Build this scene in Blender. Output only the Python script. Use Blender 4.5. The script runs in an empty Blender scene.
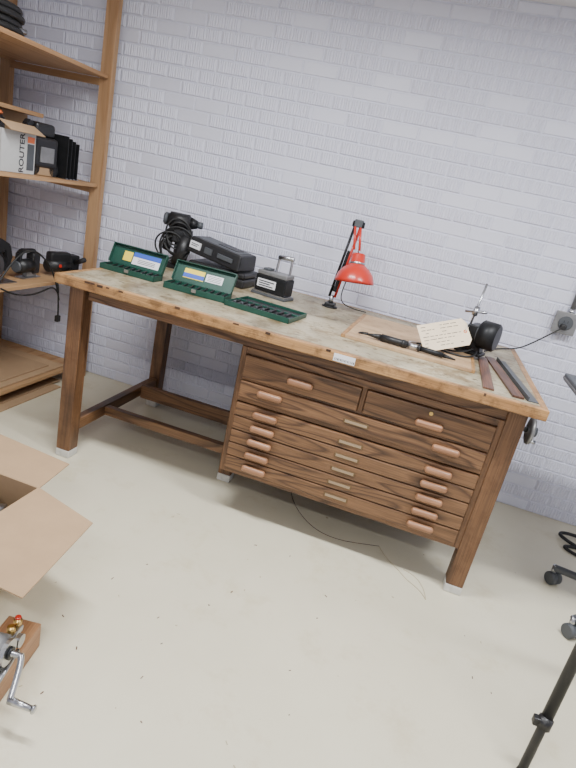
import bpy, bmesh, math, random
from mathutils import Vector, Matrix, Euler
random.seed(7)
D=bpy.data
COL=bpy.context.scene.collection

# ---------------------------------------------------------------- materials
def mat(name,col,rough=.5,metal=0.,spec=None,var=0.,vscale=8.,bump=0.,bscale=60.,dark=None,emit=None,coat=0):
    m=D.materials.new(name); m.use_nodes=True; nt=m.node_tree; b=nt.nodes['Principled BSDF']
    b.inputs['Roughness'].default_value=rough; b.inputs['Metallic'].default_value=metal
    if coat: b.inputs['Coat Weight'].default_value=coat; b.inputs['Coat Roughness'].default_value=.15
    c=(*col,1); b.inputs['Base Color'].default_value=c
    tc=nt.nodes.new('ShaderNodeTexCoord')
    if var>0:
        n=nt.nodes.new('ShaderNodeTexNoise'); n.inputs['Scale'].default_value=vscale; n.inputs['Detail'].default_value=6
        n.inputs['Roughness'].default_value=.65
        nt.links.new(tc.outputs['Object'],n.inputs['Vector'])
        r=nt.nodes.new('ShaderNodeValToRGB'); r.color_ramp.elements[0].position=.35; r.color_ramp.elements[1].position=.68
        dk=dark or tuple(x*(1-var) for x in col)
        r.color_ramp.elements[0].color=(*dk,1); r.color_ramp.elements[1].color=c
        nt.links.new(n.outputs['Fac'],r.inputs['Fac']); nt.links.new(r.outputs['Color'],b.inputs['Base Color'])
    if bump>0:
        n=nt.nodes.new('ShaderNodeTexNoise'); n.inputs['Scale'].default_value=bscale; n.inputs['Detail'].default_value=4
        nt.links.new(tc.outputs['Object'],n.inputs['Vector'])
        bp=nt.nodes.new('ShaderNodeBump'); bp.inputs['Strength'].default_value=bump; bp.inputs['Distance'].default_value=.004
        nt.links.new(n.outputs['Fac'],bp.inputs['Height']); nt.links.new(bp.outputs['Normal'],b.inputs['Normal'])
    if emit:
        b.inputs['Emission Color'].default_value=(*emit[0],1); b.inputs['Emission Strength'].default_value=emit[1]
    return m

def wood(name,light,dark,axis='X',rough=.45,rings=9.,across=5.,along=.7,pore=.5,line=.16,wear=0.):
    m=D.materials.new(name); m.use_nodes=True; nt=m.node_tree; L=nt.links; N=nt.nodes
    b=N['Principled BSDF']; b.inputs['Roughness'].default_value=rough
    tc=N.new('ShaderNodeTexCoord'); oi=N.new('ShaderNodeObjectInfo')
    off=N.new('ShaderNodeVectorMath'); off.operation='SCALE'; off.inputs[0].default_value=(7,13,5)
    L.new(oi.outputs['Random'],off.inputs['Scale'])
    add=N.new('ShaderNodeVectorMath'); add.operation='ADD'
    L.new(tc.outputs['Object'],add.inputs[0]); L.new(off.outputs[0],add.inputs[1])
    def mp(al,ac):
        k=N.new('ShaderNodeMapping'); s=[ac]*3; s['XYZ'.index(axis)]=al
        k.inputs['Scale'].default_value=s; L.new(add.outputs[0],k.inputs['Vector']); return k
    n1=N.new('ShaderNodeTexNoise'); n1.inputs['Scale'].default_value=1; n1.inputs['Detail'].default_value=1.6
    L.new(mp(along,across).outputs[0],n1.inputs['Vector'])
    mu=N.new('ShaderNodeMath'); mu.operation='MULTIPLY'; mu.inputs[1].default_value=rings; L.new(n1.outputs['Fac'],mu.inputs[0])
    fr=N.new('ShaderNodeMath'); fr.operation='FRACT'; L.new(mu.outputs[0],fr.inputs[0])
    n2=N.new('ShaderNodeTexNoise'); n2.inputs['Scale'].default_value=1; n2.inputs['Detail'].default_value=3
    L.new(mp(7,230).outputs[0],n2.inputs['Vector'])
    r1=N.new('ShaderNodeValToRGB'); e=r1.color_ramp.elements
    mid=tuple((a*.75+c*.25) for a,c in zip(light,dark))
    e[0].position=0; e[0].color=(*dark,1); e[1].position=1; e[1].color=(*dark,1)
    q=r1.color_ramp.elements.new(line); q.color=(*light,1)
    q=r1.color_ramp.elements.new(.72); q.color=(*mid,1)
    L.new(fr.outputs[0],r1.inputs['Fac'])
    r2=N.new('ShaderNodeValToRGB'); r2.color_ramp.elements[0].position=.38; r2.color_ramp.elements[1].position=.6
    g=1-pore; r2.color_ramp.elements[0].color=(g,g,g,1); r2.color_ramp.elements[1].color=(1,1,1,1)
    L.new(n2.outputs['Fac'],r2.inputs['Fac'])
    mx=N.new('ShaderNodeMix'); mx.data_type='RGBA'; mx.blend_type='MULTIPLY'; mx.inputs['Factor'].default_value=1
    L.new(r1.outputs['Color'],mx.inputs['A']); L.new(r2.outputs['Color'],mx.inputs['B'])
    out=mx.outputs['Result']
    if wear>0:
        n3=N.new('ShaderNodeTexNoise'); n3.inputs['Scale'].default_value=14; n3.inputs['Detail'].default_value=6; n3.inputs['Roughness'].default_value=.7
        L.new(tc.outputs['Object'],n3.inputs['Vector'])
        r3=N.new('ShaderNodeValToRGB'); r3.color_ramp.elements[0].position=.38; r3.color_ramp.elements[1].position=.52
        g=1-wear; r3.color_ramp.elements[0].color=(g,g*.95,g*.9,1); r3.color_ramp.elements[1].color=(1,1,1,1)
        L.new(n3.outputs['Fac'],r3.inputs['Fac'])
        m2=N.new('ShaderNodeMix'); m2.data_type='RGBA'; m2.blend_type='MULTIPLY'; m2.inputs['Factor'].default_value=1
        L.new(out,m2.inputs['A']); L.new(r3.outputs['Color'],m2.inputs['B']); out=m2.outputs['Result']
    L.new(out,b.inputs['Base Color'])
    bp=N.new('ShaderNodeBump'); bp.inputs['Strength'].default_value=.25; bp.inputs['Distance'].default_value=.002
    L.new(n2.outputs['Fac'],bp.inputs['Height']); L.new(bp.outputs['Normal'],b.inputs['Normal'])
    return m

OL=(.225,.115,.053); OD=(.072,.033,.016)
M_oakX=wood('oak_x',OL,OD,'X',rings=11,across=8,along=1.0,pore=.35,line=.22); M_oakY=wood('oak_y',OL,OD,'Y',rings=6,pore=.35); M_oakZ=wood('oak_z',(.195,.095,.042),(.105,.05,.023),'Z',across=6,rings=6,pore=.35,wear=.2)
M_oakDark=wood('oak_dark',(.09,.043,.02),(.05,.022,.01),'X')
M_pull=wood('pull_wood',(.38,.19,.10),(.27,.13,.066),'X',rough=.35,pore=.2)
M_pine=wood('pine_shelf',(.50,.30,.145),(.37,.20,.09),'Y',rough=.6,pore=.15,rings=5)
M_pineZ=wood('pine_post',(.46,.28,.145),(.35,.195,.092),'Z',rough=.6,pore=.15,rings=5)
M_pineX=wood('pine_x',(.46,.28,.145),(.35,.195,.092),'X',rough=.6,pore=.15,rings=5)
M_edge=wood('bench_edge_maple',(.48,.265,.105),(.34,.17,.062),'X',rough=.4,pore=.3,rings=5,wear=.5)
M_edgeY=wood('bench_edge_maple_y',(.48,.265,.105),(.34,.17,.062),'Y',rough=.4,pore=.3,rings=5,wear=.5)
M_ply=wood('plywood_board',(.56,.385,.22),(.46,.30,.165),'X',rough=.55,pore=.12,rings=4,wear=.2)
M_walnut=wood('walnut_strip',(.16,.07,.04),(.09,.04,.025),'Y')
M_black=mat('black_plastic',(.012,.012,.013),.42,bump=.1,bscale=200)
M_blackm=mat('black_iron',(.018,.019,.021),.45,metal=.4,var=.4,vscale=30)
M_rubber=mat('rubber_cord',(.012,.012,.012),.55)
M_steel=mat('steel',(.55,.56,.58),.28,metal=1,var=.3,vscale=20)
M_bronze=mat('aged_bronze',(.17,.115,.06),.45,metal=.7)
M_cardtan=mat('label_card_tan',(.33,.24,.15),.8)
M_grey=mat('grey_metal',(.30,.30,.30),.45,metal=.6,var=.3,vscale=12)
M_dkgrey=mat('dark_grey_paint',(.075,.082,.09),.5,var=.2)
M_brass=mat('brass',(.62,.42,.15),.3,metal=1)
M_green=mat('green_case',(.012,.07,.048),.4,var=.3,vscale=10)
M_greend=mat('green_case_inner',(.009,.04,.028),.45)
M_red=mat('red_enamel',(.56,.03,.015),.3,coat=.3)
M_orange=mat('orange_plastic',(.75,.16,.04),.4)
M_white=mat('white_paint',(.70,.69,.64),.6,var=.25,vscale=30)
M_paper=mat('cream_paper',(.85,.70,.50),.8,var=.08)
M_label=mat('label_white',(.78,.78,.80),.6)
M_blue=mat('label_blue',(.04,.10,.50),.5)
M_yellow=mat('label_yellow',(.85,.65,.06),.5)
M_ink=mat('ink',(.02,.02,.025),.7)
M_card=mat('cardboard',(.45,.30,.17),.85,var=.12,vscale=6)
M_cardi=mat('cardboard_inner',(.38,.25,.14),.85,var=.12,vscale=6)
M_boxwhite=mat('carton_white',(.52,.52,.51),.7,var=.1)
M_wall=mat('painted_brick',(.70,.71,.815),.5,var=.05,vscale=2,bump=.2,bscale=90)
M_ceil=mat('ceiling_white',(.75,.75,.78),.8)
M_bulb=mat('tube_diffuser',(.9,.9,.9),.5,emit=((.93,.96,1),3))
M_stain=mat('dried_stain',(.46,.39,.25),.6)

# worn hardboard top
M_top=D.materials.new('worn_hardboard'); M_top.use_nodes=True
nt=M_top.node_tree;N=nt.nodes;L=nt.links;b=N['Principled BSDF'];b.inputs['Roughness'].default_value=.42
tc=N.new('ShaderNodeTexCoord')
def layer(scale,p0,p1,c0,c1,detail=6,rough=.65,vec=None):
    n=N.new('ShaderNodeTexNoise');n.inputs['Scale'].default_value=scale;n.inputs['Detail'].default_value=detail;n.inputs['Roughness'].default_value=rough
    L.new(vec or tc.outputs['Object'],n.inputs['Vector'])
    r=N.new('ShaderNodeValToRGB');r.color_ramp.elements[0].position=p0;r.color_ramp.elements[1].position=p1
    r.color_ramp.elements[0].color=(*c0,1);r.color_ramp.elements[1].color=(*c1,1);L.new(n.outputs['Fac'],r.inputs['Fac']);return r.outputs['Color']
def mul(a,b_):
    mx=N.new('ShaderNodeMix');mx.data_type='RGBA';mx.blend_type='MULTIPLY';mx.inputs['Factor'].default_value=1
    L.new(a,mx.inputs['A']);L.new(b_,mx.inputs['B']);return mx.outputs['Result']
base=layer(2.2,.40,.62,(.27,.235,.155),(.49,.43,.30))
st=layer(6,.41,.53,(.55,.47,.37),(1,1,1),8,.78)
mp=N.new('ShaderNodeMapping');mp.inputs['Scale'].default_value=(5,50,1);mp.inputs['Rotation'].default_value=(0,0,.35);L.new(tc.outputs['Object'],mp.inputs['Vector'])
sc=layer(1,.34,.40,(.62,.55,.47),(1,1,1),4,.6,mp.outputs[0])
sp=layer(40,.31,.37,(.35,.30,.25),(1,1,1),3,.5)
L.new(mul(mul(mul(base,st),sc),sp),b.inputs['Base Color'])

# floor
M_floor=D.materials.new('painted_concrete'); M_floor.use_nodes=True
nt=M_floor.node_tree;N=nt.nodes;L=nt.links;b=N['Principled BSDF'];b.inputs['Roughness'].default_value=.40
tc=N.new('ShaderNodeTexCoord')
base=layer(1.1,.3,.7,(.655,.605,.45),(.73,.68,.52),5)
spk=layer(22,.245,.272,(.5,.42,.30),(1,1,1),3,.6)
mud=layer(2.6,.34,.46,(.90,.87,.80),(1,1,1),9,.75)
L.new(mul(mul(base,spk),mud),b.inputs['Base Color'])
n=N.new('ShaderNodeTexNoise');n.inputs['Scale'].default_value=1.6;n.inputs['Detail'].default_value=5;L.new(tc.outputs['Object'],n.inputs['Vector'])
bp=N.new('ShaderNodeBump');bp.inputs['Strength'].default_value=.12;bp.inputs['Distance'].default_value=.01
L.new(n.outputs['Fac'],bp.inputs['Height']);L.new(bp.outputs['Normal'],b.inputs['Normal'])

# ---------------------------------------------------------------- builders
def mesh_obj(name,verts,faces,m,parent=None,smooth=False):
    me=D.meshes.new(name); me.from_pydata(verts,[],faces); me.update()
    if m: me.materials.append(m)
    if smooth:
        for p in me.polygons: p.use_smooth=True
    o=D.objects.new(name,me); COL.objects.link(o)
    if parent: o.parent=parent
    return o

class G:
    def __init__(s,name,loc=(0,0,0),rot=(0,0,0)):
        s.e=D.objects.new(name,None); COL.objects.link(s.e); s.e.location=loc; s.e.rotation_euler=rot
        s.e.empty_display_size=.1
    def _fin(s,name,bm,m,smooth=False,loc=None,rot=None):
        me=D.meshes.new(name); bm.to_mesh(me); bm.free(); me.materials.append(m)
        if smooth:
            for p in me.polygons: p.use_smooth=True
        o=D.objects.new(name,me); COL.objects.link(o); o.parent=s.e
        if loc is not None: o.location=loc
        if rot is not None: o.rotation_euler=rot
        return o
    def box(s,name,lo,hi,m,bev=.002,seg=2,rot=None,smooth=False,taper=None):
        c=[(a+b)/2 for a,b in zip(lo,hi)]; d=[abs(b-a) for a,b in zip(lo,hi)]
        bm=bmesh.new(); bmesh.ops.create_cube(bm,size=1)
        for v in bm.verts:
            v.co=Vector((v.co.x*d[0],v.co.y*d[1],v.co.z*d[2]))
            if taper and v.co.z>0: v.co.x*=taper[0]; v.co.y*=taper[1]
        bev=min(bev,min(d)*.49)
        if bev>0: bmesh.ops.bevel(bm,geom=bm.edges[:],offset=bev,segments=seg,affect='EDGES',profile=.5)
        return s._fin(name,bm,m,smooth,c,rot)
    def cyl(s,name,p0,p1,r,m,r2=None,seg=24,bev=0.,smooth=True):
        p0=Vector(p0);p1=Vector(p1);d=p1-p0;l=d.length
        bm=bmesh.new(); bmesh.ops.create_cone(bm,cap_ends=True,segments=seg,radius1=r,radius2=r if r2 is None else r2,depth=l)
        if bev>0:
            ed=[e for e in bm.edges if abs(e.verts[0].co.z-e.verts[1].co.z)<1e-6]
            bmesh.ops.bevel(bm,geom=ed,offset=bev,segments=2,affect='EDGES')
        for f in bm.faces: f.smooth=len(f.verts)<=4 and smooth
        me=D.meshes.new(name); bm.to_mesh(me); bm.free(); me.materials.append(m)
        o=D.objects.new(name,me); COL.objects.link(o); o.parent=s.e
        o.location=(p0+p1)/2; o.rotation_mode='QUATERNION'; o.rotation_quaternion=Vector((0,0,1)).rotation_difference(d.normalized())
        return o
    def lathe(s,name,prof,m,loc=(0,0,0),axis=(0,0,1),seg=36):
        vs=[];fs=[];n=len(prof)
        for i in range(seg):
            a=2*math.pi*i/seg
            for r,z in prof: vs.append((r*math.cos(a),r*math.sin(a),z))
        for i in range(seg):
            j=(i+1)%seg
            for k in range(n-1): fs.append((i*n+k,j*n+k,j*n+k+1,i*n+k+1))
        o=mesh_obj(name,vs,fs,m,s.e,True); bm=bmesh.new(); bm.from_mesh(o.data); bmesh.ops.remove_doubles(bm,verts=bm.verts,dist=1e-5)
        bmesh.ops.recalc_face_normals(bm,faces=bm.faces); bm.to_mesh(o.data); bm.free()
        o.location=loc; o.rotation_mode='QUATERNION'; o.rotation_quaternion=Vector((0,0,1)).rotation_difference(Vector(axis).normalized())
        return o
    def tube(s,name,pts,r,m,cyc=False,res=8):
        c=D.curves.new(name,'CURVE'); c.dimensions='3D'; sp=c.splines.new('NURBS'); sp.points.add(len(pts)-1)
        for i,p in enumerate(pts): sp.points[i].co=(*p,1)
        sp.order_u=4 if len(pts)>3 else len(pts); sp.use_endpoint_u=not cyc; sp.use_cyclic_u=cyc; sp.resolution_u=res
        c.bevel_depth=r; c.bevel_resolution=3; c.use_fill_caps=True; c.materials.append(m)
        o=D.objects.new(name,c); COL.objects.link(o); o.parent=s.e
        dg=bpy.context.evaluated_depsgraph_get(); me=D.meshes.new_from_object(o.evaluated_get(dg)); 
        for p in me.polygons: p.use_smooth=True
        D.objects.remove(o); o=D.objects.new(name,me); COL.objects.link(o); o.parent=s.e
        return o
    def prism(s,name,pts,axis,a,b,m,bev=0.):
        def P(p,t):
            return {'X':(t,p[0],p[1]),'Y':(p[0],t,p[1]),'Z':(p[0],p[1],t)}[axis]
        n=len(pts); vs=[P(p,a) for p in pts]+[P(p,b) for p in pts]
        fs=[tuple(range(n)),tuple(range(2*n-1,n-1,-1))]+[(i,(i+1)%n,n+(i+1)%n,n+i) for i in range(n)]
        bm=bmesh.new(); V=[bm.verts.new(v) for v in vs]
        for f in fs: bm.faces.new([V[i] for i in f])
        bmesh.ops.recalc_face_normals(bm,faces=bm.faces)
        if bev>0: bmesh.ops.bevel(bm,geom=bm.edges[:],offset=bev,segments=2,affect='EDGES')
        return s._fin(name,bm,m)
    def text(s,name,body,size,m,mtx,ext=.0004):
        c=D.curves.new(name,'FONT'); c.body=body; c.size=size; c.extrude=ext; c.align_x='CENTER'; c.align_y='CENTER'; c.offset=size*.012
        c.materials.append(m); o=D.objects.new(name,c); COL.objects.link(o); o.parent=s.e; o.matrix_local=mtx; return o
def axes(right,up,loc):
    r=Vector(right).normalized();u=Vector(up).normalized();n=r.cross(u)
    m=Matrix((r,u,n)).transposed().to_4x4(); m.translation=Vector(loc); return m

# ---------------------------------------------------------------- room
XL,XR,YF,YB,ZC=-2.96,2.6,-2.0,3.36,2.63
def slab(name,lo,hi,m):
    vs=[(x,y,z) for x in(lo[0],hi[0]) for y in(lo[1],hi[1]) for z in(lo[2],hi[2])]
    return mesh_obj(name,vs,[(0,1,3,2),(4,6,7,5),(0,4,5,1),(2,3,7,6),(0,2,6,4),(1,5,7,3)],m)
slab('floor',(XL-.1,YF-.1,-.1),(XR+.1,YB+.1,0),M_floor)
slab('ceiling',(XL-.1,YF-.1,ZC),(XR+.1,YB+.1,ZC+.1),M_ceil)
def brickwall(name,a0,a1,z0,z1,to3,back):
    rnd=random.Random(3); vs=[];fs=[]
    def V(a,z,d): vs.append(to3(a,z,d)); return len(vs)-1
    H=.0735;W=.205;row=0;z=z0
    q=[V(a0,z0,0),V(a1,z0,0),V(a1,z1,0),V(a0,z1,0)]; fs.append(q)
    q2=[V(a0,z0,back),V(a1,z0,back),V(a1,z1,back),V(a0,z1,back)]; fs.append(q2[::-1])
    for i in range(4): fs.append([q[i],q2[i],q2[(i+1)%4],q[(i+1)%4]])
    g=.0032;bv=.004
    while z<z1-.01:
        zt=min(z+H,z1); a=a0-(W/2 if row%2 else 0)
        while a<a1-.002:
            s=max(a,a0);e=min(a+W,a1)
            if e-s>.03:
                x0,x1,y0,y1=s+g,e-g,z+g,zt-g; dp=.006+rnd.uniform(-.001,.001)
                kind=rnd.random()
                nn=1
                if kind<.72: nn=max(2,int((x1-x0-2*bv)/.0145))*2
                xs=[x0+bv+(x1-x0-2*bv)*k/nn for k in range(nn+1)]
                ds=[dp+(.0048 if (nn>1 and k%2) else 0) for k in range(nn+1)]
                wob=[(.0045*math.sin(k*.9+rnd.random()) if nn>1 else 0) for k in range(nn+1)]
                bt=[V(x,y0+bv,d) for x,d in zip(xs,ds)]
                md=[V(x+w*.8,(y0+y1)/2,d) for x,d,w in zip(xs,ds,wob)]
                tp=[V(x,y1-bv,d) for x,d in zip(xs,ds)]
                for k in range(nn):
                    fs.append([bt[k],bt[k+1],md[k+1],md[k]]); fs.append([md[k],md[k+1],tp[k+1],tp[k]])
                b0=V(x0,y0,0);b1=V(x1,y0,0);t0=V(x0,y1,0);t1=V(x1,y1,0)
                fs.append([b0,b1]+bt[::-1]); fs.append([t1,t0]+tp)
                fs.append([b0,bt[0],md[0],tp[0],t0]); fs.append([b1,t1,tp[-1],md[-1],bt[-1]])
            a+=W
        z+=H;row+=1
    return mesh_obj(name,vs,fs,M_wall)
brickwall('wall_back',XL,XR,0,ZC,lambda a,z,d:(a,YB-d,z),-.1)
brickwall('wall_left',YF,YB,0,ZC,lambda a,z,d:(XL+d,a,z),-.1)
slab('wall_right',(XR,YF,0),(XR+.1,YB,ZC),M_wall)
slab('wall_front',(XL,YF-.1,0),(XR,YF,ZC),M_wall)

# ---------------------------------------------------------------- workbench (flat-file drafting table)
T=.947
B=G('drafting_workbench')
x0,x1,y0,y1=-1.612,.556,2.168,3.335
B.box('top_surface',(x0+.03,y0+.035,T-.03),(x1-.03,y1-.02,T-.0005),M_top,.001)
B.box('edge_front',(x0,y0,T-.044),(x1,y0+.035,T),M_edge,.004)
B.box('edge_left',(x0,y0+.035,T-.044),(x0+.03,y1,T),M_edgeY,.004)
B.box('edge_right',(x1-.03,y0+.035,T-.044),(x1,y1,T),M_edgeY,.004)
B.box('edge_back',(x0+.03,y1-.02,T-.044),(x1-.03,y1,T),M_edge,.003)
B.box('top_core',(x0+.03,y0+.035,T-.044),(x1-.03,y1-.02,T-.03),M_oakDark,0)
rr=random.Random(12)
for k in range(11):
    xx=rr.uniform(x0+.03,x1-.05); ww=rr.uniform(.008,.03)
    B.box('edge_nick_%d'%k,(xx,y0-.0006,T-rr.uniform(.006,.012)),(xx+ww,y0+.004,T+.0004),M_oakDark,.001)
def leg(n,cx,cy,w=.075):
    h=w/2
    B.box(n,(cx-h,cy-h,.04),(cx+h,cy+h,T-.044),M_oakZ,.004)
    B.box(n+'_foot',(cx-h-.001,cy-h-.001,0),(cx+h+.001,cy+h+.001,.04),M_white,.004)
yl=2.2875
for i,(cx,cy) in enumerate([(-1.54,yl-.01),(.472,yl),(-1.528,3.17),(.472,3.17)]): leg('leg_%d'%(i+1),cx,cy)
leg('leg_5',-.755,2.56,.07); leg('leg_6',-.755,3.0,.07)
B.box('apron_front',(-1.49,2.262,.838),(.435,2.287,T-.044),M_oakX,.002)
B.box('apron_back',(-1.49,3.17,.82),(.435,3.195,T-.044),M_oakX,.002)
B.box('apron_left',(-1.545,2.325,.83),(-1.52,3.13,T-.044),M_oakY,.002)
B.box('apron_right',(.465,2.325,.83),(.49,3.13,T-.044),M_oakY,.002)
B.box('stretcher_side',(-1.55,2.315,.14),(-1.505,3.133,.20),M_oakY,.003)
B.box('stretcher_long_1',(-1.505,2.54,.145),(-.79,2.58,.195),M_oakX,.003)
B.box('stretcher_long_2',(-1.505,2.93,.13),(-.79,2.96,.215),M_oakX,.003)
cx0,cx1,cz0,cz1=-.70,.434,.222,.838
B.box('cabinet_carcass',(cx0,2.275,cz0),(cx1,3.12,cz1),M_oakDark,.002)
B.box('cabinet_stile_left',(cx0,2.252,cz0),(cx0+.022,2.276,cz1),M_oakZ,.002)
B.box('cabinet_stile_right',(cx1-.022,2.252,cz0),(cx1,2.276,cz1),M_oakZ,.002)
B.box('cabinet_rail_top',(cx0+.022,2.252,cz1-.03),(cx1-.022,2.276,cz1),M_oakX,.002)
B.box('cabinet_rail_bottom',(cx0+.022,2.252,cz0),(cx1-.022,2.276,cz0+.024),M_oakX,.002)
B.box('cabinet_rail_mid',(cx0+.022,2.252,.687),(cx1-.022,2.276,.699),M_oakX,.002)
B.box('cabinet_rail_lower',(cx0+.022,2.252,.585),(cx1-.022,2.276,.607),M_oakX,.002)
B.box('cabinet_divider',(-.147,2.252,.699),(-.125,2.276,cz1-.03),M_oakZ,.002)
def pull(n,x,z):
    o=B.box(n,(x-.058,2.212,z-.0155),(x+.058,2.240,z+.0155),M_pull,.0135,seg=4,smooth=True)
def drawer(n,a,b,z0,z1,pulls,pz=None,lab=False):
    B.box(n+'_front',(a,2.238,z0),(b,2.262,z1),M_oakX,.004)
    for k,x in enumerate(pulls): pull(n+'_pull_%d'%(k+1),x,pz if pz else (z0+z1)/2)
    if lab:
        x=-.135; z=(z0+z1)/2
        B.box(n+'_label_frame',(x-.055,2.2345,z-.010),(x+.055,2.2385,z+.010),M_bronze,.0015)
        B.box(n+'_label_card',(x-.049,2.2335,z-.006),(x+.049,2.2350,z+.006),M_cardtan,0)
zt=cz1-.033
drawer('drawer_1',cx0+.024,-.149,.701,zt,[-.41],.75)
drawer('drawer_2',-.123,cx1-.024,.701,zt,[.155],.738)
B.cyl('keyhole',(.15,2.236,.785),(.15,2.239,.785),.008,M_brass)
drawer('drawer_3',cx0+.024,cx1-.024,.609,.685,[-.53,.25],.652,True)
zz=[.246,.3135,.381,.4485,.516,.583]
for i in range(5):
    drawer('drawer_%d'%(8-i),cx0+.024,cx1-.024,zz[i]+.002,zz[i+1]-.003,[-.53,.25],None,True)
B.box('asset_label',(-.29,y0-.0012,T-.038),(-.20,y0-.0002,T-.006),M_label,0)
for k in range(14):
    xx=-.284+k*.006
    B.box('asset_label_bar_%d'%k,(xx,y0-.002,T-.033),(xx+random.uniform(.0015,.004),y0-.0010,T-.024),M_ink,0)
V=G('vise_handwheel')
V.cyl('shaft',(.491,2.50,.755),(.60,2.50,.755),.012,M_steel)
V.lathe('wheel',[(.012,0),(.047,0),(.060,.004),(.064,.012),(.060,.020),(.047,.024),(.042,.016),(.012,.014)],M_grey,(.580,2.50,.755),(1,0,0))
V.cyl('hub',(.590,2.50,.755),(.620,2.50,.755),.022,M_dkgrey,bev=.003)
V.cyl('crank_knob',(.600,2.50,.708),(.630,2.50,.708),.009,M_steel,bev=.002)

# ---------------------------------------------------------------- drill bit cases
def open_case(name,loc,rot,w,dp,h,lab=None,lh=None,tilt=68):
    g=G(name,loc,rot)
    t=.004
    g.box('base_floor',(-w/2,0,0),(w/2,dp,t),M_green,.001)
    g.box('base_front',(-w/2,0,0),(w/2,t,h),M_green,.001)
    g.box('base_back',(-w/2,dp-t,0),(w/2,dp,h),M_green,.001)
    g.box('base_side_1',(-w/2,0,0),(-w/2+t,dp,h),M_green,.001)
    g.box('base_side_2',(w/2-t,0,0),(w/2,dp,h),M_green,.001)
    g.box('insert',(-w/2+t,dp*.45,t),(w/2-t,dp-t,h*.7),M_greend,.002)
    n=9
    for k in range(n):
        x=-w/2+.02+(w-.04)*k/(n-1); r=.0035+.0035*k/n
        g.cyl('bit_%d'%k,(x,.012,h*.75),(x,dp*.85,h*.95),r,M_blackm,seg=10)
        g.cyl('bit_shank_%d'%k,(x,.006,h*.74),(x,.014,h*.75),r*.7,M_steel,seg=10)
    g.box('latch',(-.012,-.004,h*.4),(.012,0,h*.95),M_steel,.001)
    L=lh or dp
    l=g.box('lid_panel',(-w/2,-L/2,-.002),(w/2,L/2,.002),M_green,.001)
    M=Matrix.Translation((0,dp,h))@Matrix.Rotation(math.radians(tilt),4,'X')@Matrix.Translation((0,L/2,0))
    def put(o,off): o.matrix_local=M@Matrix.Translation(off)
    put(l,(0,0,0))
    put(g.box('lid_rim_top',(-w/2,-.002,-.012),(w/2,.002,.012),M_green,.001),(0,L/2,.011))
    put(g.box('lid_rim_1',(-.002,-L/2,-.012),(.002,L/2,.012),M_green,.001),(-w/2+.002,0,.011))
    put(g.box('lid_rim_2',(-.002,-L/2,-.012),(.002,L/2,.012),M_green,.001),(w/2-.002,0,.011))
    if lab=='w':
        put(g.box('label_main',(-w*.25,-L*.32,-.0006),(w*.25,L*.32,.0006),M_label,0),(w*.14,-L*.02,.003))
        put(g.box('label_band',(-w*.25,-L*.12,-.0006),(w*.25,L*.12,.0006),M_blue,0),(w*.14,L*.18,.0042))
        for q_ in range(3): put(g.box('label_line_%d'%q_,(-w*.16,-.0012,-.0004),(w*.16,.0012,.0004),M_ink,0),(w*.15,-L*.06-q_*.008,.0042))
        put(g.box('label_side',(-w*.08,-L*.25,-.0006),(w*.08,L*.25,.0006),M_yellow,0),(-w*.21,L*.0,.003))
    else:
        put(g.box('label_main',(-w*.17,-L*.25,-.0006),(w*.17,L*.25,.0006),M_yellow,0),(-w*.18,0,.003))
        put(g.box('label_band',(-w*.17,-L*.11,-.0006),(w*.17,L*.11,.0006),M_blue,0),(-w*.18,-L*.1,.0042))
        put(g.box('label_side',(-w*.14,-L*.2,-.0006),(w*.14,L*.2,.0006),M_label,0),(w*.16,0,.003))
        for q_ in range(4): put(g.box('label_line_%d'%q_,(-w*.11,-.001,-.0004),(w*.11,.001,.0004),M_ink,0),(w*.16,L*.12-q_*.008,.0042))
    return g
open_case('drill_bit_case',(-1.455,2.51,T),(0,0,math.radians(-1)),.31,.09,.028,lab='w',lh=.10,tilt=66)
open_case('drill_bit_case.001',(-1.065,2.47,T),(0,0,math.radians(2)),.32,.10,.030,lab='b',lh=.10,tilt=62)
g=G('drill_bit_tray',(-.715,2.555,T),(0,0,math.radians(-6)))
w,dp=.335,.25
g.box('tray_lid',(-w/2,0,0),(w/2,dp/2,.004),M_green,.001)
g.box('tray_base',(-w/2,-dp/2,0),(w/2,0,.004),M_green,.001)
for n_,lo,hi in [('rim_f',(-w/2,-dp/2,0),(w/2,-dp/2+.004,.026)),('rim_m',(-w/2,-.003,0),(w/2,.003,.024)),('rim_b',(-w/2,dp/2-.004,0),(w/2,dp/2,.022)),('rim_l',(-w/2,-dp/2,0),(-w/2+.004,dp/2,.022)),('rim_r',(w/2-.004,-dp/2,0),(w/2,dp/2,.022))]:
    g.box(n_,lo,hi,M_green,.001)
g.box('foam',(-w/2+.006,-dp/2+.006,.004),(w/2-.006,-.004,.016),M_black,.002)
g.box('foam_lid',(-w/2+.006,.006,.004),(w/2-.006,dp/2-.006,.010),M_black,.002)
for k in range(8):
    x=-w/2+.03+k*.038
    g.cyl('bit_%d'%k,(x,-dp/2+.015,.02),(x,-.012,.02),.004+.0006*k,M_blackm,seg=10)
    g.cyl('collar_%d'%k,(x,-dp/2+.04,.02),(x,-dp/2+.055,.02),.007,M_dkgrey,seg=12)

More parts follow.
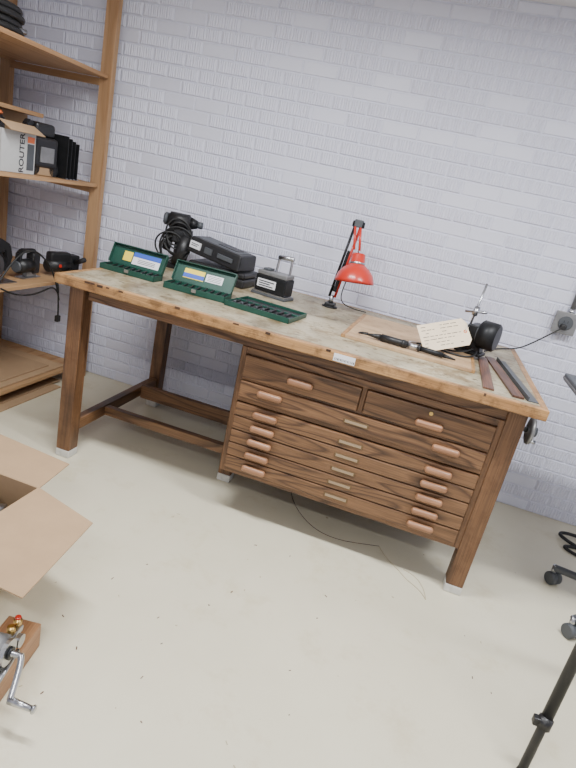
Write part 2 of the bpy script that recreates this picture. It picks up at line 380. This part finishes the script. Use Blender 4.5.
# ---------------------------------------------------------------- black cases
g=G('power_tool_case',(-1.155,3.06,T),(0,0,math.radians(-4)))
g.box('lower_shell',(-.18,-.11,0),(.18,.11,.05),M_black,.012,3,smooth=False)
g.box('upper_shell',(-.178,-.108,.052),(.178,.108,.085),M_black,.012,3)
g.box('handle',(-.05,-.135,.04),(.05,-.11,.06),M_black,.006)
g.box('latch_1',(-.12,-.116,.03),(-.09,-.108,.07),M_dkgrey,.002)
g.box('latch_2',(.09,-.116,.03),(.12,-.108,.07),M_dkgrey,.002)
g=G('charger_box',(-1.175,3.05,T+.152),(0,math.radians(6.5),math.radians(-10)))
g.box('shell',(-.18,-.10,-.045),(.18,.10,.045),M_black,.010,3,taper=(.95,.9))
g.box('lid_panel',(-.14,-.07,.043),(.14,.07,.047),M_dkgrey,.003)
g.box('lid_emboss',(-.02,-.04,.046),(.11,.04,.050),M_black,.002)
g.box('vent',(.03,-.107,-.012),(.13,-.094,.012),M_dkgrey,.003)
g.box('label',(-.16,-.1045,-.016),(-.09,-.094,.022),M_label,.0005)
g.box('label_line_1',(-.150,-.1055,.008),(-.10,-.1040,.012),M_ink,0)
g.box('label_line_2',(-.150,-.1055,-.002),(-.11,-.1040,.002),M_ink,0)
g.box('front_screw_panel',(-.06,-.1045,-.018),(-.01,-.093,.016),M_dkgrey,.002)

# ---------------------------------------------------------------- corded drill in heap
g=G('corded_electric_drill',(-1.475,3.06,T),(0,0,math.radians(15)))
g.box('foot_clamp',(-.06,-.06,0),(.06,.06,.03),M_blackm,.006)
g.cyl('stand_column',(0,.02,.03),(0,.02,.24),.014,M_blackm)
g.cyl('motor_body',(-.06,-.01,.27),(.07,-.01,.27),.046,M_black,bev=.01)
g.cyl('gear_nose',(.07,-.01,.27),(.11,-.01,.27),.036,M_blackm,r2=.022)
g.cyl('chuck',(.11,-.01,.27),(.14,-.01,.27),.02,M_dkgrey,bev=.003)
g.box('pistol_grip',(-.06,-.03,.09),(-.015,.01,.25),M_black,.012,3,rot=(0,math.radians(12),0))
g.box('trigger',(-.016,-.02,.17),(-.002,0,.205),M_dkgrey,.003)
g.cyl('rear_cap',(-.085,-.01,.27),(-.06,-.01,.27),.036,M_dkgrey,bev=.006)
g.box('side_motor',(-.02,-.06,.15),(.09,0,.235),M_black,.012,3)
g.cyl('second_body',(.03,-.05,.03),(.07,-.04,.20),.042,M_black,bev=.008)
for k in range(8):
    pts=[]
    cx_,cz_=random.uniform(-.035,.03),.11+.03*(k%5)*random.uniform(.6,1)
    for i in range(9):
        a=2*math.pi*i/8; pts.append((cx_+(.055+.006*k)*math.cos(a),-.055+random.uniform(-.015,.015)-.006*k*.3,max(.01,cz_+.085*math.sin(a))))
    g.tube('cord_coil_%d'%k,pts,.0052,M_rubber)
g.tube('cord_tail',[(.05,-.05,.05),(.10,-.07,.01),(.13,-.04,.006),(.10,.0,.006)],.0045,M_rubber)

# ---------------------------------------------------------------- vintage sander
g=G('vintage_sander',(-.815,2.97,T),(0,0,math.radians(-12)))
g.box('felt_pad',(-.108,-.058,0),(.108,.058,.014),M_dkgrey,.003)
g.box('base_plate',(-.104,-.054,.014),(.104,.054,.022),M_steel,.002)
g.box('body',(-.095,-.050,.022),(.095,.050,.112),M_blackm,.006,3)
g.box('name_plate',(-.080,-.0525,.046),(.035,-.049,.090),M_label,.0005)
for k,(a,b_) in enumerate([(-.070,.020),(-.070,.0),(-.070,.026)]):
    g.box('plate_line_%d'%k,(a,-.0532,.052+k*.012),(b_,-.0522,.058+k*.012),M_ink,0)
g.box('top_housing',(-.092,-.048,.112),(.090,.048,.136),M_grey,.005,3)
g.box('switch_block',(-.07,-.03,.136),(-.03,.03,.148),M_dkgrey,.003)
g.tube('handle_strap',[(-.004,0,.136),(-.002,0,.17),(.0,0,.215),(.004,0,.222),(.03,0,.224),(.07,0,.228),(.080,0,.224),(.081,0,.18),(.081,0,.136)],.007,M_steel)
g.cyl('handle_grip',(-.004,0,.220),(.088,0,.226),.0125,M_steel,bev=.002)
g.tube('cord',[(-.085,.02,.06),(-.12,.04,.05),(-.15,.07,.012),(-.11,.11,.006),(-.02,.12,.006)],.004,M_rubber)

# ---------------------------------------------------------------- red desk lamp
g=G('articulated_desk_lamp',(-.51,3.12,T))
g.box('clamp_block',(-.028,-.035,0),(.028,.035,.026),M_blackm,.005)
g.lathe('base_disc',[(0,0),(.045,0),(.045,.006),(.02,.012),(0,.012)],M_blackm,(0,0,.0))
g.cyl('swivel_post',(0,0,.02),(0,0,.07),.013,M_steel)
for s_,mm in((-.016,M_blackm),(.016,M_red)):
    g.cyl('lower_arm_%s'%('a' if s_<0 else 'b'),(s_,0,.06),(s_+.05,-.01,.47),.0075,mm)
g.box('lower_arm_cover',(.012,-.012,.09),(.032,.008,.33),M_blackm,.004,rot=(0,math.radians(7),0))
g.cyl('spring',(.0,.012,.09),(.04,.01,.27),.010,M_steel,seg=12)
g.cyl('elbow_joint',(.02,-.012,.475),(.085,-.012,.475),.017,M_blackm,bev=.002)
g.box('elbow_cap',(.03,-.03,.46),(.075,.005,.50),M_dkgrey,.004)
for s_ in(.036,.066):
    g.cyl('head_arm_%d'%int(s_*1000),(s_,-.02,.47),(s_+.03,-.055,.345),.007,M_red)
ax=Vector((-.10,.14,1)).normalized(); c=Vector((.112,-.07,.175))
g.lathe('shade',[(.108,0),(.107,.012),(.096,.045),(.073,.075),(.050,.092),(.041,.10),(.037,.150),(.030,.158),(0,.160),(0,.152),(.029,.15),(.034,.10),(.067,.072),(.091,.043),(.102,.012),(.104,0),(.108,0)],M_red,c,ax)
g.lathe('vent_ring',[(.043,.100),(.045,.105),(.043,.110)],M_steel,c,ax)
g.lathe('bulb',[(0,.01),(.02,.018),(.03,.04),(.024,.065),(.014,.085),(.014,.12)],M_white,c,ax,20)
g.tube('lamp_cord',[(.09,-.05,.34),(.10,.02,.30),(.06,.04,.2),(.03,.05,.06),(.06,.08,.006),(.2,.10,.006)],.003,M_rubber)

# ---------------------------------------------------------------- board and tools on it
g=G('plywood_drawing_board',(-.01,2.76,T),(0,0,math.radians(-1)))
g.box('panel',(-.285,-.31,0),(.285,.33,.016),M_ply,.002)
g.box('batten_edge_left',(-.305,-.31,0),(-.285,.33,.016),M_edgeY,.002)
g.box('batten_edge_right',(.285,-.31,0),(.30,.33,.016),M_edgeY,.002)
TB=T+.016
g=G('soldering_iron',(-.02,2.50,TB+.0185),(0,0,math.radians(-4)))
g.cyl('handle',(-.13,0,0),(.0,0,0),.0165,M_black,bev=.004)
g.cyl('grip_collar',(-.03,0,0),(-.015,0,0),.0183,M_black,bev=.002)
g.cyl('cone',(-.13,0,0),(-.19,0,-.004),.014,M_black,r2=.005)
g.cyl('cord_guard',(-.19,0,-.004),(-.22,0,-.008),.005,M_rubber,r2=.003)
g.cyl('barrel',(0,0,0),(.05,0,0),.012,M_steel)
g.cyl('shaft',(.05,0,0),(.16,0,-.002),.012,M_blackm,bev=.002)
g.cyl('tip',(.16,0,-.002),(.215,0,-.006),.010,M_blackm,r2=.003)
g.cyl('ring',(.045,0,0),(.055,0,0),.016,M_black)
g.tube('cord',[(-.22,0,-.008),(-.245,.02,-.014),(-.24,.06,-.014),(-.20,.08,-.014)],.003,M_rubber)

g=G('mini_bench_vise',(.265,2.80,T),(0,0,math.radians(-20)))
g.box('base',(-.06,-.05,.016),(.07,.05,.032),M_blackm,.005)
g.prism('body_casting',[(-.05,.03),(.06,.03),(.05,.07),(.06,.10),(-.02,.10),(-.05,.08)],'Y',-.035,.035,M_blackm,.005)
g.box('fixed_jaw',(-.02,-.06,.095),(.03,.06,.160),M_blackm,.005)
g.box('moving_jaw',(-.07,-.055,.07),(-.04,.055,.14),M_blackm,.005)
g.box('jaw_plate_1',(-.040,-.045,.10),(-.034,.045,.133),M_steel,.001)
g.box('jaw_plate_2',(-.025,-.045,.105),(-.019,.045,.143),M_steel,.001)
g.cyl('motor_drum',(.03,-.02,.125),(.115,-.02,.125),.068,M_blackm,bev=.007)
g.cyl('drum_face',(.022,-.02,.125),(.031,-.02,.125),.050,M_dkgrey,bev=.002)
g.cyl('drum_boss',(.010,-.02,.125),(.024,-.02,.125),.016,M_steel,bev=.002)
g.cyl('screw',(-.12,0,.06),(-.04,0,.06),.012,M_steel)
g.cyl('screw_cap',(-.135,0,.06),(-.115,0,.06),.018,M_steel,bev=.003)
g.cyl('tommy_bar',(-.125,-.02,.01+.03),(-.115,.02,.12),.005,M_steel)
g.cyl('upright_rod',(-.04,.02,.12),(-.03,.05,.35),.0055,M_steel)
g.cyl('cross_rod',(-.085,.03,.20),(.02,.03,.22),.006,M_steel)
g.cyl('rod_clamp',(-.036,.026,.19),(-.034,.036,.235),.014,M_steel,bev=.002)
g.tube('cord',[(.03,-.05,.05),(.02,-.12,.03),(-.08,-.17,.022),(-.17,-.12,.022),(-.19,-.04,.022),(-.12,.02,.022)],.0045,M_rubber)
g.tube('cord_loop',[(.05,-.05,.04),(.07,-.13,.022),(0,-.20,.022),(-.10,-.19,.022),(-.16,-.14,.03)],.0045,M_rubber)
# paper tag, propped against the vise
g=G('paper_tag',(.125,2.65,TB+.078),(math.radians(48),math.radians(-20),math.radians(22)))
g.prism('card',[(-.115,-.07),(.10,-.07),(.118,-.045),(.118,.045),(.10,.07),(-.115,.07)],'Z',0,.0012,M_paper)
g.lathe('eyelet',[(.004,0),(.008,0),(.008,.001),(.004,.001)],M_orange,(.10,0,.0012))
rr=random.Random(5)
for k in range(7):
    z=.054-k*.017; x=-.10
    while x<.07:
        wd=rr.uniform(.01,.03)
        if rr.random()<.85: g.box('writing_%d_%d'%(k,int(x*1000+100)),(x,z-.0014,.0012),(min(x+wd,.08),z+.0014,.0016),M_ink,0)
        x+=wd+.006
g.tube('string',[(.10,0,.002),(.115,.03,.02),(.13,.05,.03),(.14,.07,.02)],.0012,M_white)

# strips on the right end
g=G('wood_strip',(.335,2.53,T),(0,0,math.radians(-1))); g.box('strip',(-.022,-.29,0),(.022,.30,.007),M_walnut,.001)
g=G('wood_strip.001',(.412,2.54,T),(0,0,math.radians(6))); g.box('strip',(-.022,-.31,0),(.022,.33,.009),M_walnut,.001)
g=G('steel_angle_bar',(.468,2.55,T),(0,0,math.radians(6))); g.box('flange',(-.022,-.32,0),(.022,.33,.004),M_dkgrey,.0005); g.box('web',(-.022,-.32,0),(-.018,.33,.018),M_dkgrey,.0005)
g=G('small_pliers',(.02,2.66,TB),(0,0,math.radians(30)))
g.tube('handle_1',[(-.01,0,.006),(.03,.012,.006),(.06,.012,.006),(.10,.008,.006)],.004,M_black)
g.tube('handle_2',[(-.01,0,.006),(.03,-.012,.006),(.06,-.012,.006),(.10,-.008,.006)],.004,M_black)
g.box('jaws',(-.05,-.007,.001),(-.008,.007,.011),M_steel,.003,taper=(.9,.6))

# ---------------------------------------------------------------- shelving unit (left)
S=G('wooden_shelving_unit')
xf,xb=-2.16,-2.86
S.box('post_1',(xf-.040,3.235,0),(xf+.040,3.275,ZC-.03),M_pineZ,.002)
S.box('post_2',(xb-.045,3.235,0),(xb+.03,3.275,ZC-.03),M_pineZ,.002)
S.box('post_3',(xf-.040,1.80,0),(xf+.040,1.84,ZC-.03),M_pineZ,.002)
S.box('post_4',(xb-.045,1.80,0),(xb+.03,1.84,ZC-.03),M_pineZ,.002)
for i,z in enumerate([.10,.71,1.30,1.92]):
    S.box('shelf_%d'%(i+1),(xb-.03,1.845,z-.022),(xf+.02,3.23,z),M_pine,.002)
    S.box('cleat_far_%d'%(i+1),(xb+.031,3.236,z-.062),(xf-.041,3.262,z-.022),M_pineX,.002)
    S.box('cleat_near_%d'%(i+1),(xb+.031,1.805,z-.062),(xf-.041,1.83,z-.022),M_pineX,.002)
g=G('flattened_cardboard'); g.box('sheet_1',(-2.86,2.0,.1005),(-2.17,3.10,.112),M_card,.002); g.box('sheet_2',(-2.83,2.1,.112),(-2.22,3.0,.120),M_cardi,.002)
g=G('flattened_cardboard.001'); g.box('sheet_1',(-2.80,2.0,0),(-2.10,2.98,.010),M_card,.002); g.box('sheet_2',(-2.78,2.05,.010),(-2.16,3.05,.018),M_cardi,.002)
g=G('coiled_air_hose',(-2.38,2.48,1.9205))
for k in range(4):
    R_=.21-.012*(k%2); pts=[(R_*math.cos(a*math.pi/6),R_*math.sin(a*math.pi/6),.018+.03*k) for a in range(12)]
    g.tube('coil_%d'%k,pts,.016,M_rubber,cyc=True)
g.cyl('fitting',(.15,.05,.03),(.19,.12,.03),.012,M_steel)
g=G('router_carton',(-2.26,2.55,1.3005),(0,0,math.radians(3)))
w_,d_,h_=.10,.13,.20
g.box('side_front',(w_-.004,-d_,0),(w_,d_,h_),M_boxwhite,.001)
g.box('side_back',(-.16,-d_,0),(-.156,d_,h_),M_boxwhite,.001)
g.box('side_l',(-.16,-d_,0),(w_,-d_+.004,h_),M_boxwhite,.001)
g.box('side_r',(-.16,d_-.004,0),(w_,d_,h_),M_boxwhite,.001)
g.box('bottom',(-.16,-d_,0),(w_,d_,.004),M_card,.001)
g.box('flap',(w_-.02,-d_,h_+.018),(w_+.06,d_,h_+.022),M_card,.001,rot=(0,math.radians(28),0))
g.box('picture_panel',(w_+.0002,.065,.02),(w_+.001,.12,.15),M_dkgrey,0)
g.box('picture_band',(w_+.0002,.065,.155),(w_+.001,.12,.185),M_orange,0)
g.text('lettering','ROUTER',.050,M_ink,axes((0,0,1),(0,-1,0),(w_+.001,.025,h_/2)))
g.cyl('router_motor',(-.04,-.02,.02),(-.04,-.02,.26),.055,M_black,bev=.01)
g.cyl('router_cap',(-.04,-.02,.26),(-.04,-.02,.28),.045,M_orange,bev=.006)
def jigsaw(name,loc,rz,s=1.0):
    g=G(name,loc,(0,0,rz)); g.e.scale=(s,s,s)
    g.box('shoe',(-.10,-.035,0),(.08,.035,.006),M_steel,.001)
    g.box('gear_head',(.0,-.032,.025),(.075,.032,.165),M_black,.014,3)
    g.cyl('motor',(-.12,0,.080),(.02,0,.080),.046,M_black,bev=.008)
    g.prism('grip_housing',[(-.13,.10),(-.12,.17),(-.08,.195),(.04,.19),(.06,.15),(.02,.15),(-.0,.165),(-.07,.168),(-.09,.15),(-.09,.11)],'Y',-.018,.018,M_black,.006)
    g.box('switch_lock',(-.06,-.021,.170),(-.03,.021,.182),M_dkgrey,.002)
    g.box('shoe_mount',(-.04,-.02,.006),(.05,.02,.06),M_grey,.004)
    g.cyl('blade_holder',(.05,0,.0),(.05,0,.05),.006,M_steel)
    g.cyl('vent_cap',(-.135,0,.080),(-.12,0,.080),.038,M_dkgrey,bev=.005)
    return g
g=G('belt_sander',(-2.24,2.80,1.3005),(0,0,math.radians(85)))
g.box('housing',(-.09,-.06,.04),(.09,.06,.20),M_black,.02,3)
g.box('top_housing',(-.06,-.04,.20),(.08,.04,.27),M_black,.018,3)
g.cyl('roller_front',(.07,-.05,.036),(.07,.05,.036),.034,M_blackm)
g.cyl('roller_rear',(-.07,-.05,.036),(-.07,.05,.036),.034,M_blackm)
g.box('belt',(-.07,-.05,.0015),(.07,.05,.066),M_cardi,.004)
g.prism('handle',[(-.10,.14),(-.11,.25),(-.09,.275),(-.05,.26),(-.075,.235),(-.075,.15)],'Y',-.018,.018,M_black,.005)
g.box('side_plate',(-.05,-.066,.07),(.05,-.058,.15),M_grey,.003)
g=G('metal_bookend_stack',(-2.24,2.97,1.302),(0,0,math.radians(4)))
for k in range(4):
    g.box('plate_%d'%k,(-.09,-.05+.036*k,0),(.09,-.045+.036*k,.23-.01*k),M_blackm,.001)
    g.box('lip_%d'%k,(-.09,-.05+.036*k,.0),(.09,-.028+.036*k,.004),M_steel,.0005)
g=G('wood_offcut',(-2.62,2.62,1.3005)); g.box('block',(-.12,-.17,0),(.10,.42,.30),M_card,.002); g.box('board',(-.13,-.24,.30),(.24,.38,.322),M_pine,.002)
jigsaw('jigsaw',(-2.48,2.50,1.624),math.radians(100),.8)
g=G('circular_saw',(-2.28,2.48,.7105),(0,0,math.radians(88)))
g.box('shoe',(-.15,-.08,0),(.16,.09,.006),M_steel,.001)
g.cyl('blade_guard',(0,-.055,.105),(0,-.015,.105),.098,M_blackm,bev=.01)
g.cyl('blade',(0,-.062,.095),(0,-.058,.095),.080,M_steel)
g.cyl('arbor',(0,-.075,.10),(0,-.06,.10),.02,M_steel,bev=.002)
g.cyl('motor',(0,-.015,.11),(0,.11,.11),.06,M_black,bev=.012)
g.box('motor_mount',(-.03,-.02,.15),(.13,.05,.215),M_black,.015,3)
g.prism('rear_handle',[(.05,.21),(.10,.235),(.17,.20),(.19,.13),(.16,.05),(.12,.05),(.14,.12),(.13,.165),(.09,.18),(.05,.17)],'Y',-.02,.02,M_black,.006)
jg=jigsaw('jigsaw.001',(-2.27,2.82,.7105),math.radians(92),.88)
g=G('angle_grinder',(-2.23,3.05,.7105),(0,0,math.radians(75)))
g.cyl('body',(-.10,0,.065),(.06,0,.070),.040,M_black,bev=.008)
g.box('gearbox',(.05,-.036,.03),(.12,.036,.135),M_blackm,.01,3)
g.cyl('disc',(.085,0,.012),(.085,0,.018),.062,M_grey)
g.lathe('guard',[(.066,.005),(.068,.03),(.05,.034),(.02,.034)],M_blackm,(.085,0,0))
g.cyl('side_handle',(.085,-.036,.09),(.085,-.12,.13),.015,M_black,bev=.004)
g.cyl('switch_dot',(-.03,-.043,.07),(-.03,-.036,.07),.010,M_red)
g.box('top_housing',(-.09,-.03,.09),(.06,.03,.150),M_black,.014,3)
g=G('hanging_power_cord')
g.tube('cord_1',[(-2.13,2.89,.716),(-2.115,2.89,.70),(-2.112,2.89,.66),(-2.11,2.90,.56),(-2.115,2.91,.50)],.005,M_rubber)
g.tube('cord_2',[(-2.11,2.36,.70),(-2.10,2.42,.80),(-2.10,2.52,.90),(-2.09,2.62,.93),(-2.10,2.75,.86),(-2.11,2.86,.74),(-2.11,2.9,.60)],.005,M_rubber)
g.tube('cord_3',[(-2.11,2.42,.72),(-2.11,2.50,.68),(-2.11,2.62,.655),(-2.11,2.76,.67),(-2.11,2.85,.70),(-2.112,2.89,.64)],.005,M_rubber)
g.box('plug',(-2.128,2.895,.46),(-2.104,2.925,.50),M_rubber,.004)

# ---------------------------------------------------------------- outlet + conduit
g=G('electrical_outlet_box')
yw=YB-.012
g.box('box',(.695,yw-.045,1.105),(.805,yw-.001,1.215),M_grey,.004)
g.box('cover',(.690,yw-.050,1.100),(.810,yw-.045,1.220),M_grey,.003)
g.cyl('receptacle',(.75,yw-.056,1.16),(.75,yw-.049,1.16),.038,M_dkgrey,bev=.002)
g.box('slot_1',(.738,yw-.0575,1.162),(.741,yw-.0555,1.175),M_ink,0)
g.box('slot_2',(.758,yw-.0575,1.162),(.761,yw-.0555,1.175),M_ink,0)
g.cyl('connector',(.765,yw-.025,1.21),(.765,yw-.025,1.24),.018,M_steel,bev=.002)
g.cyl('conduit',(.765,yw-.025,1.24),(.765,yw-.025,ZC-.01),.014,M_grey)
g.box('plug',(.725,yw-.09,1.125),(.755,yw-.057,1.155),M_rubber,.006)
g.tube('cord',[(.73,yw-.085,1.13),(.68,yw-.09,1.08),(.62,yw-.09,1.02),(.56,yw-.08,.965),(.50,yw-.10,.953),(.42,yw-.2,.953),(.36,3.0,.953)],.004,M_rubber)

# ---------------------------------------------------------------- cardboard box foreground
g=G('open_cardboard_box')
bx0,bx1,by0,by1,bh=-1.58,-1.13,1.08,1.53,.32
t=.005
g.box('wall_r',(bx1-t,by0,0),(bx1,by1,bh),M_card,.001); g.box('wall_l',(bx0,by0,0),(bx0+t,by1,bh),M_card,.001)
g.box('wall_f',(bx0+t,by0,0),(bx1-t,by0+t,bh),M_card,.001); g.box('wall_b',(bx0+t,by1-t,0),(bx1-t,by1,bh),M_card,.001)
g.box('bottom',(bx0,by0,0),(bx1,by1,t),M_cardi,.001)
def quad(n,pts,m):
    pts=[Vector(p) for p in pts]; nn=(pts[1]-pts[0]).cross(pts[2]-pts[0]).normalized()*.004
    vs=[tuple(p) for p in pts]+[tuple(p-nn) for p in pts]
    return mesh_obj(n,vs,[(0,1,2,3),(7,6,5,4)]+[(i,4+i,4+(i+1)%4,(i+1)%4) for i in range(4)],m,g.e)
quad('flap_right',[(bx1,by0,bh),(-.81,1.06,.325),(-.86,1.46,.315),(bx1,by1,bh)],M_card)
quad('flap_back',[(bx1,by1,bh),(-1.155,1.735,.318),(bx0,1.76,.33),(bx0,by1,bh)],M_card)
quad('flap_left',[(bx0,by0,bh),(bx0,by1,bh),(-1.8,by1-.02,.28),(-1.8,by0+.02,.28)],M_card)
quad('flap_front',[(bx0,by0,bh),(-1.56,.87,.27),(-1.15,.88,.27),(bx1,by0,bh)],M_card)
g=G('tool_jumble')
rr=random.Random(9)
g.box('tool_body',(-1.45,1.2,.006),(-1.2,1.45,.22),M_blackm,.03,3)
for k in range(8):
    pts=[]; c_=Vector((rr.uniform(-1.36,-1.25),rr.uniform(1.30,1.42),.25+.006*k))
    r_=rr.uniform(.05,.085)
    for i in range(9): pts.append((c_.x+r_*math.cos(i*.8),c_.y+r_*math.sin(i*.8),c_.z+rr.uniform(-.015,.015)))
    g.tube('cord_%d'%k,pts,.007,M_rubber if k%2 else M_walnut)
g.cyl('motor',(-1.35,1.35,.25),(-1.18,1.42,.25),.035,M_steel,bev=.004)

# ---------------------------------------------------------------- hand-crank grinder on wood block
g=G('hand_crank_grinder',(-.845,1.06,0),(0,0,math.radians(10)))
M_blk=wood('grinder_block',(.40,.21,.10),(.30,.145,.07),'Y',rings=4,pore=.2)
g.box('wood_block',(-.085,-.12,0),(.022,.15,.090),M_blk,.003)
g.box('clamp_foot',(-.045,-.10,.090),(.018,.03,.102),M_steel,.004)
g.cyl('frame_post',(-.01,-.03,.10),(-.01,-.03,.17),.018,M_steel)
g.cyl('gear_case',(-.05,-.04,.160),(.015,-.04,.160),.044,M_grey,bev=.006)
g.cyl('gear_teeth',(.015,-.04,.160),(.027,-.04,.160),.037,M_steel,seg=18,smooth=False)
g.cyl('pinion',(.012,.025,.140),(.026,.025,.140),.020,M_steel,seg=12,smooth=False)
g.cyl('hub_disc',(.027,-.04,.160),(.034,-.04,.160),.018,M_blackm)
g.cyl('axle',(-.07,-.04,.160),(.065,-.04,.160),.008,M_steel)
g.box('arm',(-.026,-.03,.13),(.004,.075,.150),M_steel,.004)
g.cyl('brass_knob_1',(-.01,.03,.150),(-.01,.03,.180),.012,M_brass,bev=.004)
g.cyl('brass_knob_2',(-.01,.065,.150),(-.01,.065,.176),.012,M_brass,bev=.004)
g.cyl('red_knob',(-.01,.065,.176),(-.01,.065,.184),.009,M_red,bev=.002)
g.tube('crank_arm',[(.06,-.04,.160),(.07,-.05,.150),(.075,-.09,.115),(.08,-.12,.092)],.009,M_steel)
g.cyl('crank_handle',(.075,-.12,.092),(.145,-.125,.088),.011,M_steel,r2=.008,bev=.002)
g.cyl('crank_tip',(.145,-.125,.088),(.153,-.1255,.0876),.012,M_steel,bev=.002)
g.cyl('link_bar',(.02,.02,.108),(.03,-.10,.11),.006,M_steel)
g.cyl('thumb_screw',(-.01,-.09,.10),(-.01,-.09,.15),.006,M_steel)
g.box('thumb_wing',(-.03,-.093,.15),(.01,-.087,.17),M_steel,.003)

# ---------------------------------------------------------------- tripod (near right)
g=G('camera_tripod')
hub=Vector((.83,1.80,1.15))
for i,f in enumerate([(.676,1.455,0),(1.32,2.02,0),(1.10,1.25,0)]):
    f=Vector(f)
    g.cyl('leg_%d_lower'%(i+1),f.lerp(hub,.02),f.lerp(hub,.25),.0135,M_black)
    g.cyl('leg_%d_upper'%(i+1),f.lerp(hub,.15),hub,.0170,M_black)
    g.cyl('leg_%d_clamp'%(i+1),f.lerp(hub,.135),f.lerp(hub,.168),.022,M_black,bev=.004)
    g.box('leg_%d_latch'%(i+1),tuple(f.lerp(hub,.15)+Vector((-.034,-.012,-.014))),tuple(f.lerp(hub,.15)+Vector((-.012,.012,.014))),M_black,.004)
    g.lathe('leg_%d_tip'%(i+1),[(0,0),(.014,0),(.016,.01),(.012,.03),(0,.03)],M_rubber,tuple(f),tuple(hub-f))
g.cyl('hub',hub-Vector((0,0,.04)),hub+Vector((0,0,.04)),.04,M_black,bev=.006)
g.cyl('centre_column',hub-Vector((0,0,.2)),hub+Vector((0,0,.25)),.013,M_dkgrey)
g.box('head_plate',tuple(hub+Vector((-.035,-.03,.25))),tuple(hub+Vector((.035,.03,.275))),M_black,.005)

# ---------------------------------------------------------------- rolling stand (right, mostly out of frame)
g=G('rolling_tool_stand')
c=Vector((1.27,2.45,0))
for i,f in enumerate([(.955,2.62),(.965,2.24),(1.5,2.2),(1.55,2.68)]):
    f=Vector((*f,0))
    g.tube('foot_arm_%d'%i,[tuple(c+Vector((0,0,.13))),tuple(c.lerp(f,.5)+Vector((0,0,.12))),tuple(f+Vector((0,0,.085)))],.018,M_dkgrey)
    g.cyl('caster_stem_%d'%i,f+Vector((0,0,.045)),f+Vector((0,0,.10)),.012,M_steel)
    g.cyl('caster_wheel_%d'%i,f+Vector((-.014,-.018,.032)),f+Vector((.012,0,.032)),.032,M_dkgrey,bev=.004)
    g.cyl('caster_wheel_b_%d'%i,f+Vector((.014,.002,.032)),f+Vector((.034,.016,.032)),.032,M_dkgrey,bev=.004)
g.cyl('column',c+Vector((0,0,.10)),c+Vector((0,0,.96)),.03,M_dkgrey)
g.box('top',(.715,2.2,.955),(1.75,2.80,.99),M_dkgrey,.006)
g.box('top_trim',(.713,2.198,.962),(1.752,2.802,.974),M_grey,.002)

g=G('floor_power_cable')
g.tube('loop_1',[(1.45,3.0,.009),(1.25,3.02,.009),(1.12,3.08,.02),(1.06,3.15,.03),(1.2,3.2,.02),(1.5,3.15,.009)],.010,M_rubber)
g.tube('loop_2',[(1.5,2.95,.009),(1.25,2.93,.009),(1.06,3.0,.009),(1.10,3.08,.009),(1.5,3.05,.009)],.009,M_rubber)
g=G('thin_floor_wire')
g.tube('wire',[(-.42,2.95,.002),(-.42,2.72,.002),(-.39,2.60,.002),(-.30,2.46,.002),(-.19,2.36,.002),(-.05,2.35,.002),(.06,2.40,.002),(.12,2.42,.002)],.0014,M_walnut)
g.tube('wire_end',[(.12,2.42,.001),(.16,2.34,.001),(.22,2.30,.001),(.27,2.22,.001),(.33,2.20,.001),(.36,2.14,.001)],.0018,M_stain)
g.tube('wire_end_2',[(.25,2.30,.001),(.31,2.29,.001),(.35,2.24,.001),(.36,2.14,.001)],.0016,M_stain)
rr=random.Random(4)
g=G('floor_debris')
for k in range(34):
    x,y=rr.uniform(-.9,.7),rr.uniform(1.0,2.2); a=rr.uniform(0,6)
    g.box('chip_%d'%k,(x,y,0),(x+rr.uniform(.003,.013),y+rr.uniform(.002,.004),.0015),M_walnut if k%3 else M_stain,0,rot=(0,0,a))

# ---------------------------------------------------------------- lights
def fixture(name,x,y,l,w,e,along='X',col=(.97,.98,1)):
    g=G(name,(x,y,ZC)); 
    if along=='Y': g.e.rotation_euler=(0,0,math.pi/2)
    g.box('housing',(-l/2,-w/2,-.05),(l/2,w/2,-.001),M_white,.004)
    g.box('diffuser',(-l/2+.03,-w/2+.03,-.062),(l/2-.03,w/2-.03,-.05),M_bulb,.003)
    ld=D.lights.new(name+'_lamp','AREA'); ld.shape='RECTANGLE'; ld.size=l-.05; ld.size_y=w; ld.energy=e; ld.color=col
    lo=D.objects.new('tube_light',ld); COL.objects.link(lo); lo.parent=g.e; lo.location=(0,0,-.075)
fixture('ceiling_light',-.9,1.6,1.2,.15,64)
fixture('ceiling_light.001',1.0,1.6,1.2,.15,64)
fixture('ceiling_light.002',-.2,-.7,1.2,.15,46)
w=D.worlds.new('world'); bpy.context.scene.world=w; w.use_nodes=True
w.node_tree.nodes['Background'].inputs[0].default_value=(.6,.7,.9,1); w.node_tree.nodes['Background'].inputs[1].default_value=.3

# ---------------------------------------------------------------- camera
cam=D.cameras.new('camera');co=D.objects.new('camera',cam);COL.objects.link(co)
R=Matrix(((0.94043,-0.28046,0.19218),(0.26703,0.25942,-0.92811),(0.21045,0.92414,0.31886)))
m=R.to_4x4();m.translation=(0,0,1.5);co.matrix_world=m
cam.sensor_fit='VERTICAL';cam.sensor_height=36;cam.lens=554.23/768*36
cam.clip_start=.05
bpy.context.scene.camera=co
